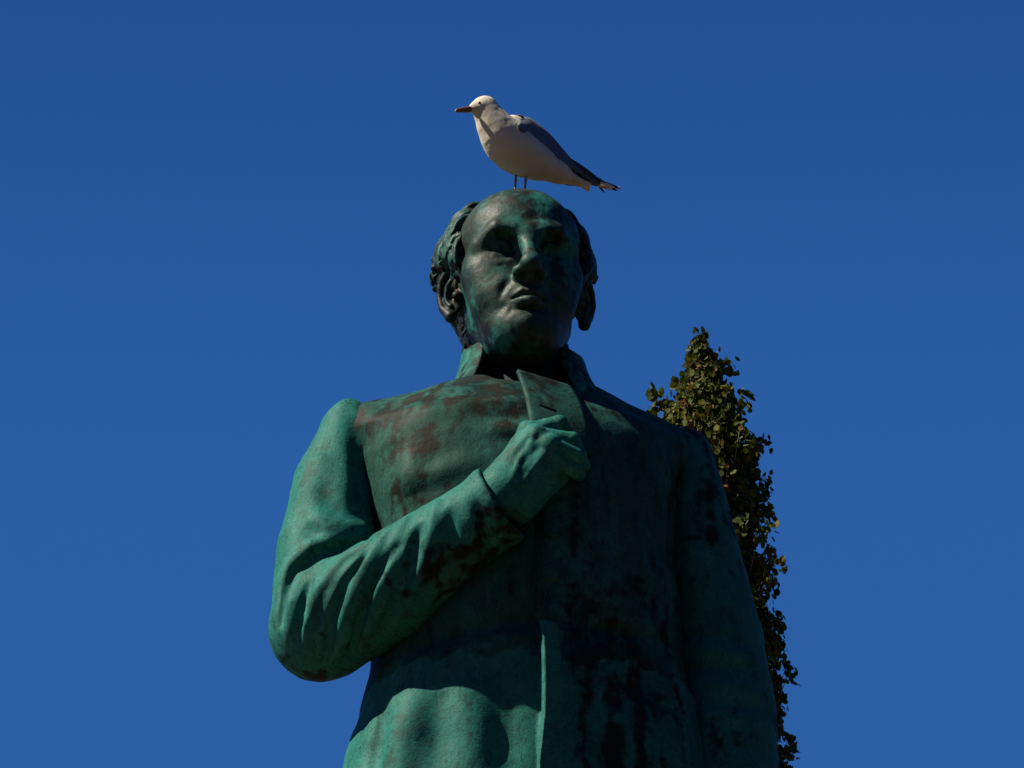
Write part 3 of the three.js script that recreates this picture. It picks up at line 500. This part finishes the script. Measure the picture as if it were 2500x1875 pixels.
//@@PEDESTAL
{
  const gt = (() => { const N = 256, d = new Uint8Array(N * N * 4); for (let i = 0; i < N * N; i++) { const v = hash3(i % N, (i / N) | 0, 5), k = v < 0.12 ? 60 : v < 0.5 ? 150 : v < 0.9 ? 178 : 205; d.set([k, k * 0.86, k * 0.8, 255], i * 4); } const t = new THREE.DataTexture(d, N, N); t.wrapS = t.wrapT = THREE.RepeatWrapping; t.magFilter = THREE.LinearFilter; t.repeat.set(6, 6); t.colorSpace = THREE.SRGBColorSpace; t.needsUpdate = true; return t; })();
  const granite = new THREE.MeshStandardMaterial({ map: gt, roughness: 0.6 });
  const ped = new THREE.Group(); ped.name = 'pedestal'; scene.add(ped); ped.userData = { label: 'tall stepped red granite pedestal carrying the bronze statue', category: 'pedestal' };
  const blk = (name, w, d, y0, y1) => { const s = new THREE.Shape([[-w / 2, -d / 2], [w / 2, -d / 2], [w / 2, d / 2], [-w / 2, d / 2]].map(p => new THREE.Vector2(...p))), g = new THREE.ExtrudeGeometry(s, { depth: y1 - y0 - 0.04, bevelSize: 0.02, bevelThickness: 0.02, bevelOffset: -0.02, bevelSegments: 2 }); g.rotateX(-Math.PI / 2); g.translate(0, y0 + 0.02, 0); return add(name, g, granite, ped); };
  blk('step', 4.4, 4.4, 0, 0.35); blk('step', 3.5, 3.5, 0.35, 0.72); blk('base', 2.6, 2.6, 0.72, 1.4); blk('shaft', 1.9, 1.9, 1.4, 4.25); blk('cornice', 2.2, 2.2, 4.25, 4.6); blk('top_block', 1.7, 1.6, 4.6, BASE);
  const gd = new THREE.PlaneGeometry(3000, 3000); gd.rotateX(-Math.PI / 2);
  const N = 512, d = new Uint8Array(N * N * 4); for (let j = 0; j < N; j++) for (let i = 0; i < N; i++) { const v = 0.8 + 0.4 * (hash3(i, j, 3) - 0.5) + 0.25 * (fbm(i / 40, j / 40, 2, 3) - 0.5); d.set([82 * v, 67 * v, 42 * v, 255], (j * N + i) * 4); }
  const t = new THREE.DataTexture(d, N, N); t.wrapS = t.wrapT = THREE.RepeatWrapping; t.magFilter = THREE.LinearFilter; t.repeat.set(900, 900); t.colorSpace = THREE.SRGBColorSpace; t.needsUpdate = true;
  const gr = add('ground', gd, new THREE.MeshStandardMaterial({ map: t, roughness: 0.95 }), scene); gr.userData = { kind: 'structure', label: 'pale gravel ground of the park', category: 'ground' };
}
//@@GULL

// ------------------------------------------------------------------ gull (built in statue units, placed in the world)
{
  const gull = new THREE.Group(); gull.name = 'gull'; scene.add(gull);
  gull.userData = { label: 'white gull with grey wings and orange beak standing on the head of the statue', category: 'bird' };
  const GZ = 0.022;                                             // depth of the gull's middle, over the crown
  const ox = 1080, oy = 210, k = 460 / 2212;
  const u = 9.52e-5;                                            // one outline unit in statue metres
  const g = (x, y, dz = 0) => Q(ox + x * k, oy + y * k, GZ + dz + (900 - x) * u * 0.7);   // it stands turned a little towards the square
  const origin = g(905, 1205);
  const B = new Field([-0.085, 1.66, -0.06], [0.13, 1.86, 0.11], 0.0011);
  B.add(ell(g(500, 230), [112 * u, 104 * u, 96 * u], [0, 0, 0.12]), 0.01);
  B.add(ell(g(400, 246), [96 * u, 66 * u, 66 * u], [0, 0, 0.25]), 0.010);
  const spine = [[500, 262, 106], [545, 350, 130], [600, 450, 165], [670, 560, 208], [760, 670, 246], [870, 765, 246], [1000, 845, 214], [1150, 915, 172], [1350, 1010, 116], [1600, 1130, 58]];
  for (let i = 0; i + 1 < spine.length; i++) { const [x, y, r] = spine[i], [X, Y, r2] = spine[i + 1]; B.add(cone(g(x, y), g(X, Y), r * u, r2 * u), 0.012); }
  B.add(ell(g(880, 440), [120 * u, 70 * u, 130 * u], [0, 0, -0.5]), 0.014);
  B.add(ell(g(960, 990, 0.004), [60 * u, 50 * u, 50 * u]), 0.014);
  B.warp(p => (fbm(p[0] * 110, p[1] * 110, p[2] * 110, 3) - 0.5) * 0.0010);
  const white = new THREE.MeshStandardMaterial({ vertexColors: true, roughness: 0.9 });
  const shift = geo => { geo.translate(-origin[0], -origin[1], -origin[2]); return geo; };
  const bird = (name, geo, mat, parent = gull) => add(name, shift(geo), mat, parent);
  const bodyGeo = tint(planeUV(B.mesh()), p => { const n = 0.94 + 0.1 * (fbm(p[0] * 300, p[1] * 300, p[2] * 300, 2) - 0.5); return [0.50 * n, 0.47 * n, 0.385 * n]; });
  bird('body', bodyGeo, white);
  // wings: sheets from the ridge of the back down to the flank
  const greyM = new THREE.MeshStandardMaterial({ vertexColors: true, roughness: 0.8, side: THREE.DoubleSide }), black = new THREE.MeshStandardMaterial({ color: new THREE.Color(0.012, 0.012, 0.014), roughness: 0.6 }), whiteM = new THREE.MeshStandardMaterial({ color: new THREE.Color(0.52, 0.50, 0.44), roughness: 0.9 });
  for (const s of [1, -1]) {
    const top = [[900, 395], [1000, 380], [1100, 440], [1200, 520], [1310, 635], [1420, 765], [1530, 890], [1640, 1000], [1740, 1085], [1820, 1140]];
    const bot = [[890, 470], [930, 560], [1000, 640], [1090, 710], [1140, 800], [1230, 850], [1360, 885], [1480, 945], [1620, 1030], [1818, 1144]];
    const T = curve(top.map(p => [p[0], p[1], 0]), 36), Bm = curve(bot.map(p => [p[0], p[1], 0]), 36), rows = [];
    for (let j = 0; j <= 36; j++) { const row = [], tt = j / 36, half = mix(0.0330, 0.0016, Math.pow(tt, 0.95)); for (let i = 0; i <= 12; i++) { const q = i / 12; const dz = s > 0 ? half * Math.sin(q * Math.PI * 0.5) * 1.12 + 0.0012 - 0.004 * Math.pow(q, 7) : -half * Math.sin(q * Math.PI * 0.5) * 1.12 - 0.0015; const y = mix(T[j][1], Bm[j][1], q), x = mix(T[j][0], Bm[j][0], q); if (s > 0) row.push(g(x, y, dz)); else { const a = g(x, y, -dz), b = g(x, y, 0); row.push([a[0], a[1], 2 * b[2] - a[2]]); } } rows.push(row); }
    const wg = tint(planeUV(sheetGeo(rows, 0.0032, -s)), p => { const n = 0.9 + 0.25 * (fbm(p[0] * 160, p[1] * 160, p[2] * 40, 3) - 0.5); return [0.075 * n, 0.088 * n, 0.125 * n]; });
    const wing = bird('wing', wg, greyM);
    const tip = (a, b, r0, flat, mat, name, dz) => { const P = new THREE.Vector3(...g(a[0], a[1], dz)), E = new THREE.Vector3(...g(b[0], b[1], dz)), d = E.clone().sub(P), geo = new THREE.SphereGeometry(1, 18, 12); geo.scale(d.length() / 2, r0 * u, flat * u); geo.applyQuaternion(new THREE.Quaternion().setFromUnitVectors(new THREE.Vector3(1, 0, 0), d.normalize())); P.add(E).multiplyScalar(0.5); geo.translate(P.x, P.y, P.z); return bird(name, geo, mat, wing); };
    const dd = s > 0 ? 0.0035 : -0.0035;
    if (s > 0) {
      tip([1380, 800], [1860, 1125], 46, 20, black, 'flight_feather', dd); tip([1560, 960], [1960, 1165], 30, 14, black, 'flight_feather', dd * 0.6); tip([1740, 1085], [2095, 1205], 26, 12, black, 'flight_feather', dd);
      tip([1840, 1130], [2030, 1192], 21, 15, whiteM, 'feather_spot', dd + 0.0003); tip([2062, 1184], [2096, 1206], 11, 9, whiteM, 'feather_spot', dd + 0.0004);
    } else {
      tip([1700, 1090], [2060, 1228], 26, 12, black, 'flight_feather', dd); tip([1800, 1160], [2000, 1212], 24, 15, whiteM, 'feather_spot', dd * 0.6); tip([1830, 1170], [1905, 1252], 14, 8, black, 'flight_feather', dd); tip([1150, 1075], [1540, 1172], 18, 12, black, 'flight_feather', -0.010);
    }
  }
  // ruffled feathers on the back
  { const geo = new THREE.SphereGeometry(1, 14, 10); geo.scale(58 * u, 20 * u, 40 * u); geo.rotateZ(-0.25); const c = g(905, 362, 0.006); geo.translate(...c); bird('ruffled_feather', geo, new THREE.MeshStandardMaterial({ color: new THREE.Color(0.05, 0.045, 0.045), roughness: 0.9 })); }
  // tail
  { const rows = []; for (let j = 0; j <= 10; j++) { const t = j / 10, row = []; for (let i = 0; i <= 10; i++) { const q = (i / 10 - 0.5) * 2, h = mix(0.006, 0.012, t); const a = g(mix(1330, 1740, t) - 18 * q * q * t, mix(985, 1195, t) + 26 * q, 0); row.push([a[0], a[1] + 0.002 * (1 - q * q), a[2] + h * q]); } rows.push(row); } bird('tail', sheetGeo(rows, 0.0055, 1), whiteM); }
  // beak, eye, legs
  { const Bk = new Field([-0.09, 1.76, 0.0], [-0.03, 1.86, 0.09], 0.0007); Bk.add(chain([g(320, 268), g(230, 276), g(170, 285), g(150, 300)], [34 * u, 28 * u, 20 * u, 9 * u]), 0.002); Bk.add(chain([g(320, 292), g(230, 298), g(175, 303)], [22 * u, 16 * u, 10 * u]), 0.001);
    const bk = bird('beak', planeUV(Bk.mesh()), new THREE.MeshPhysicalMaterial({ color: new THREE.Color(0.15, 0.062, 0.010), roughness: 0.4 }));
    const onHead = (x, y, s) => { const q = B.hit(ox + x * k, oy + y * k), c = g(x, y); return s > 0 ? q : [q[0], q[1], 2 * c[2] - q[2]]; };
    for (const s of [1, -1]) { const e = new THREE.SphereGeometry(23 * u, 16, 12), q = onHead(436, 202, s); e.translate(q[0], q[1], q[2] - s * 3 * u); bird('eye', e, new THREE.MeshPhysicalMaterial({ color: new THREE.Color(0.02, 0.010, 0.008), roughness: 0.15 }));
      const L = new THREE.CatmullRomCurve3([[345, 268], [365, 272], [390, 274], [420, 282]].map(([x, y]) => new THREE.Vector3(...onHead(x, y, s)))); bird('gape_line', new THREE.TubeGeometry(L, 10, 4 * u, 6), black); } }
  const legM = new THREE.MeshStandardMaterial({ color: new THREE.Color(0.20, 0.17, 0.09), roughness: 0.6 });
  for (const [x, y0, x1, dz] of [[868, 930, 850, -0.005], [990, 930, 962, 0.005]]) {
    const L = new Field([-0.03, 1.66, -0.03], [0.06, 1.8, 0.08], 0.0009);
    const a = g(x, y0, dz), b = g(mix(x, x1, 0.45), 1110, dz), f = [g(x1, 1200, dz)[0], 0, GZ + dz]; f[1] = 0; f._ = 0;
    gull.userData._ = undefined; const foot = [f[0], FOOT_Y(f[0], f[2]), f[2]];
    L.add(chain([a, b, foot], [17 * u, 15 * u, 13 * u]), 0.001); L.add(ball(b, 15.5 * u), 0.002);
    for (const q of [-0.5, 0, 0.5]) L.add(cone(foot, [foot[0] - 0.012 * Math.cos(q), foot[1] - 0.0005, foot[2] + 0.012 * Math.sin(q)], 11 * u, 7 * u), 0.003);
    bird('leg', planeUV(L.mesh()), legM);
  }
  delete gull.userData._;
  gull.scale.setScalar(S); gull.position.set(origin[0] * S, origin[1] * S + BASE, origin[2] * S);
}
function FOOT_Y(x, z) {      // height of the bald crown of the head at (x, z), statue units
  statue.updateMatrixWorld(true); const rc = new THREE.Raycaster(new THREE.Vector3(x * S, BASE + 2.2 * S, z * S), new THREE.Vector3(0, -1, 0));
  const h = rc.intersectObject(headGroup.children[0]); return h.length ? (h[0].point.y - BASE) / S + 0.001 : 1.70;
}
//@@TREE

// ------------------------------------------------------------------ columnar aspen behind the statue
{
  const C = camera.position, dist = 42, dW = (px, py) => { const d = ray(px, py), l = Math.hypot(...d); return [C.x + d[0] / l * dist, C.y + d[1] / l * dist, C.z + d[2] / l * dist]; };
  const top = dW(1706, 806), tree = new THREE.Group(); tree.name = 'aspen_tree'; scene.add(tree); tree.position.set(top[0] + 0.1, 0, top[2]);
  tree.userData = { label: 'narrow columnar aspen with olive and rust leaves behind the shoulder of the statue', category: 'tree' };
  const HT = top[1], bark = new THREE.MeshStandardMaterial({ color: new THREE.Color(0.11, 0.095, 0.075), roughness: 0.9 });
  const axis = y => [-0.1 * Math.pow(clamp(y / HT), 60) + 0.04 * Math.sin(y * 0.9), y, 0.03 * Math.cos(y * 0.8)];
  const tube = (pts, r0, r1, n) => { const c = new THREE.CatmullRomCurve3(pts.map(p => new THREE.Vector3(...p))), g = new THREE.TubeGeometry(c, n, 1, 7), P = g.attributes.position; for (let i = 0; i <= n; i++) { const o = c.getPointAt(i / n), r = mix(r0, r1, i / n); for (let k = 0; k <= 7; k++) { const j = i * 8 + k; P.setXYZ(j, o.x + (P.getX(j) - o.x) * r, o.y + (P.getY(j) - o.y) * r, o.z + (P.getZ(j) - o.z) * r); } } g.computeVertexNormals(); return g; };
  const tp = []; for (let i = 0; i <= 14; i++) tp.push(axis(HT * 0.985 * i / 14));
  const trunkGeo = [tube(tp, 0.24, 0.008, 60)];
  // crown radius against depth below the top
  const RAD = [[0, 0.03], [0.15, 0.06], [0.32, 0.11], [0.55, 0.23], [0.8, 0.36], [1.2, 0.37], [1.7, 0.41], [2.3, 0.45], [3.2, 0.44], [5, 0.6], [9, 1.1], [14, 1.2], [17.5, 0.8], [19, 0.3]];
  const rad = d => { let k = 0; while (k < RAD.length - 2 && d > RAD[k + 1][0]) k++; return mix(RAD[k][1], RAD[k + 1][1], clamp((d - RAD[k][0]) / (RAD[k + 1][0] - RAD[k][0]))); };
  const pos = [], col = [], nor = [], uvA = [], idx = []; let nv = 0;
  const outline = [[0, -0.5], [0.28, -0.42], [0.5, -0.1], [0.42, 0.22], [0.18, 0.42], [0, 0.6], [-0.18, 0.42], [-0.42, 0.22], [-0.5, -0.1], [-0.28, -0.42]];
  const qn = new THREE.Quaternion(), eu = new THREE.Euler(), v = new THREE.Vector3();
  function leaf(c, size, out) {
    eu.set(rr(-1.1, 0.5), out + rr(-1.2, 1.2), rr(-0.9, 0.9), 'YXZ'); qn.setFromEuler(eu); const w = rr(0.8, 1.1), fold = rr(0.05, 0.3), t = rnd();
    const base = t < 0.55 ? [0.044, 0.066, 0.006] : t < 0.84 ? [0.090, 0.098, 0.007] : t < 0.94 ? [0.13, 0.090, 0.008] : [0.14, 0.055, 0.014], s = rr(0.7, 1.25), st = nv;
    for (const [x, y] of [[0, 0.02], ...outline]) { v.set(x * w * size, y * size, Math.abs(x) * fold * size + (y * y) * 0.12 * size).applyQuaternion(qn); pos.push(c[0] + v.x, c[1] + v.y, c[2] + v.z); col.push(base[0] * s, base[1] * s, base[2] * s); uvA.push(x + 0.5, y + 0.5); nv++; }
    for (let i = 0; i < 10; i++) idx.push(st, st + 1 + i, st + 1 + (i + 1) % 10);
  }
  const twig = (d, an, rf, near) => {
    const R = rad(d) * rf, ax = axis(HT - d), tipP = [ax[0] + Math.sin(an) * R, HT - d, ax[2] + Math.cos(an) * R], rise = rr(0.25, 0.5), root = axis(Math.max(0.5, HT - d - R * 1.6 - 0.1));
    if (near) trunkGeo.push(tube([root, [mix(root[0], tipP[0], 0.6), mix(root[1], tipP[1], 0.45), mix(root[2], tipP[2], 0.6)], tipP], 0.008, 0.002, 6));
    const L = rr(0.10, 0.24), n = near ? 20 : 9;
    for (let i = 0; i < n; i++) { const t = rnd(), sp_ = 0.055 * (1 - 0.4 * t); leaf([tipP[0] + (rnd() - 0.5) * 2 * sp_ + 0.0, tipP[1] - L * (1 - t) + 0.02, tipP[2] + (rnd() - 0.5) * 2 * sp_], near ? rr(0.028, 0.052) : rr(0.08, 0.13), an); }
  };
  for (let i = 0; i < 2000; i++) { const d = 0.05 + 3.6 * Math.pow(rnd(), 0.8); twig(d, rr(0, 6.283), Math.pow(rnd(), 0.4) * rr(0.7, 1.12), true); }
  for (let i = 0; i < 9; i++) twig(0.05 + i * 0.035, rr(0, 6.28), rr(0.2, 1), true);
  for (const [px, py] of [[1575, 1015], [1600, 960], [1612, 1000], [1640, 990], [1655, 935], [1680, 930], [1824, 970], [1815, 990], [1750, 872], [1786, 895], [1712, 815], [1690, 890], [1700, 850], [1880, 1275], [1905, 1380]]) { const p = dW(px, py), n = px < 1660 ? 22 : 13; for (let i = 0; i < n; i++) leaf([p[0] - tree.position.x + (rnd() - 0.5) * 0.09, p[1] + (rnd() - 0.6) * 0.13, p[2] - tree.position.z + (rnd() - 0.5) * 0.09], rr(0.035, 0.06), rr(0, 6.28)); }
  for (let i = 0; i < 900; i++) { const d = 3.5 + 14.5 * rnd(); twig(d, rr(0, 6.283), Math.sqrt(rr(0.15, 1.1)), false); }
  const cg = new THREE.BufferGeometry(); cg.setAttribute('position', new THREE.Float32BufferAttribute(pos, 3)); cg.setAttribute('color', new THREE.Float32BufferAttribute(col, 3)); cg.setAttribute('uv', new THREE.Float32BufferAttribute(uvA, 2)); cg.setIndex(idx); cg.computeVertexNormals();
  add('trunk', mergeGeometries(trunkGeo), bark, tree);
  const crown = add('crown', cg, new THREE.MeshPhysicalMaterial({ vertexColors: true, roughness: 0.7, specularIntensity: 0.18, side: THREE.DoubleSide, transmission: 0.4, thickness: 0 }), tree); crown.userData.kind = 'stuff';
}

// ------------------------------------------------------------------ unseen trees, added to keep the low sky off the statue's front
{
  const crownPos = [], crownCol = [], crownIdx = [], q = new THREE.Quaternion(), e = new THREE.Euler(), v = new THREE.Vector3(); let n = 0;
  for (let i = 0; i < 3400; i++) {
    const a = rr(0, 6.283), cz = rr(-1, 1), r = Math.pow(rr(0.25, 1), 0.33) * (0.86 + 0.28 * vnoise(Math.cos(a) * 2.2 + 5, cz * 2.2 + 5, Math.sin(a) * 2.2 + 5)), w = Math.sqrt(1 - cz * cz);
    const c = [Math.cos(a) * w * r * 4.3, 9.2 + cz * r * 6.2, Math.sin(a) * w * r * 4.3], sz = rr(0.28, 0.52), k = rr(0.7, 1.25);
    e.set(rr(-1.2, 1.2), rr(0, 6.283), rr(-0.8, 0.8)); q.setFromEuler(e);
    for (const [x, y] of [[0, -0.6], [0.42, -0.1], [0.24, 0.4], [0, 0.65], [-0.24, 0.4], [-0.42, -0.1]]) { v.set(x * sz, y * sz, Math.abs(x) * sz * 0.25).applyQuaternion(q); crownPos.push(c[0] + v.x, c[1] + v.y, c[2] + v.z); crownCol.push(0.040 * k, 0.066 * k, 0.014 * k); }
    for (let j = 1; j < 5; j++) crownIdx.push(n, n + j, n + j + 1); n += 6;
  }
  const cg = new THREE.BufferGeometry(); cg.setAttribute('position', new THREE.Float32BufferAttribute(crownPos, 3)); cg.setAttribute('color', new THREE.Float32BufferAttribute(crownCol, 3)); cg.setIndex(crownIdx); cg.computeVertexNormals();
  const tree = new THREE.Group(); tree.name = 'added_tree'; scene.add(tree);
  tree.userData = { label: 'unseen broad leafy tree added to keep low sky light off the front of the statue', category: 'tree', group: 'added trees facing the statue' };
  const limbs = [new THREE.CylinderGeometry(0.16, 0.34, 6.5, 10).translate(0, 3.25, 0)];
  for (let i = 0; i < 6; i++) { const g = new THREE.CylinderGeometry(0.04, 0.13, 4.6, 7); g.translate(0, 2.3, 0); g.rotateZ(0.55 + 0.1 * (i % 3)); g.rotateY(i * 1.05); g.translate(0, 4.4 + 0.35 * i, 0); limbs.push(g); }
  add('trunk', mergeGeometries(limbs), new THREE.MeshStandardMaterial({ color: new THREE.Color(0.07, 0.06, 0.048), roughness: 0.95 }), tree);
  const cr = add('crown', cg, new THREE.MeshStandardMaterial({ vertexColors: true, roughness: 0.8, side: THREE.DoubleSide }), tree); cr.userData.kind = 'stuff';
  const spots = [[-9, 20.5], [-2, 20], [5, 19.5], [12, 18.5], [17.5, 14], [21, 7.5], [22, 0.5]];
  spots.forEach(([x, z], i) => { const t = i ? tree.clone() : tree; if (i) { t.name = 'added_tree_' + String(i).padStart(3, '0'); scene.add(t); } t.position.set(x, 0, z); t.rotation.y = i * 1.3; const k = 0.95 + 0.05 * (i % 4); t.scale.set(k, k, k); });
}
renderer.render(scene, camera);
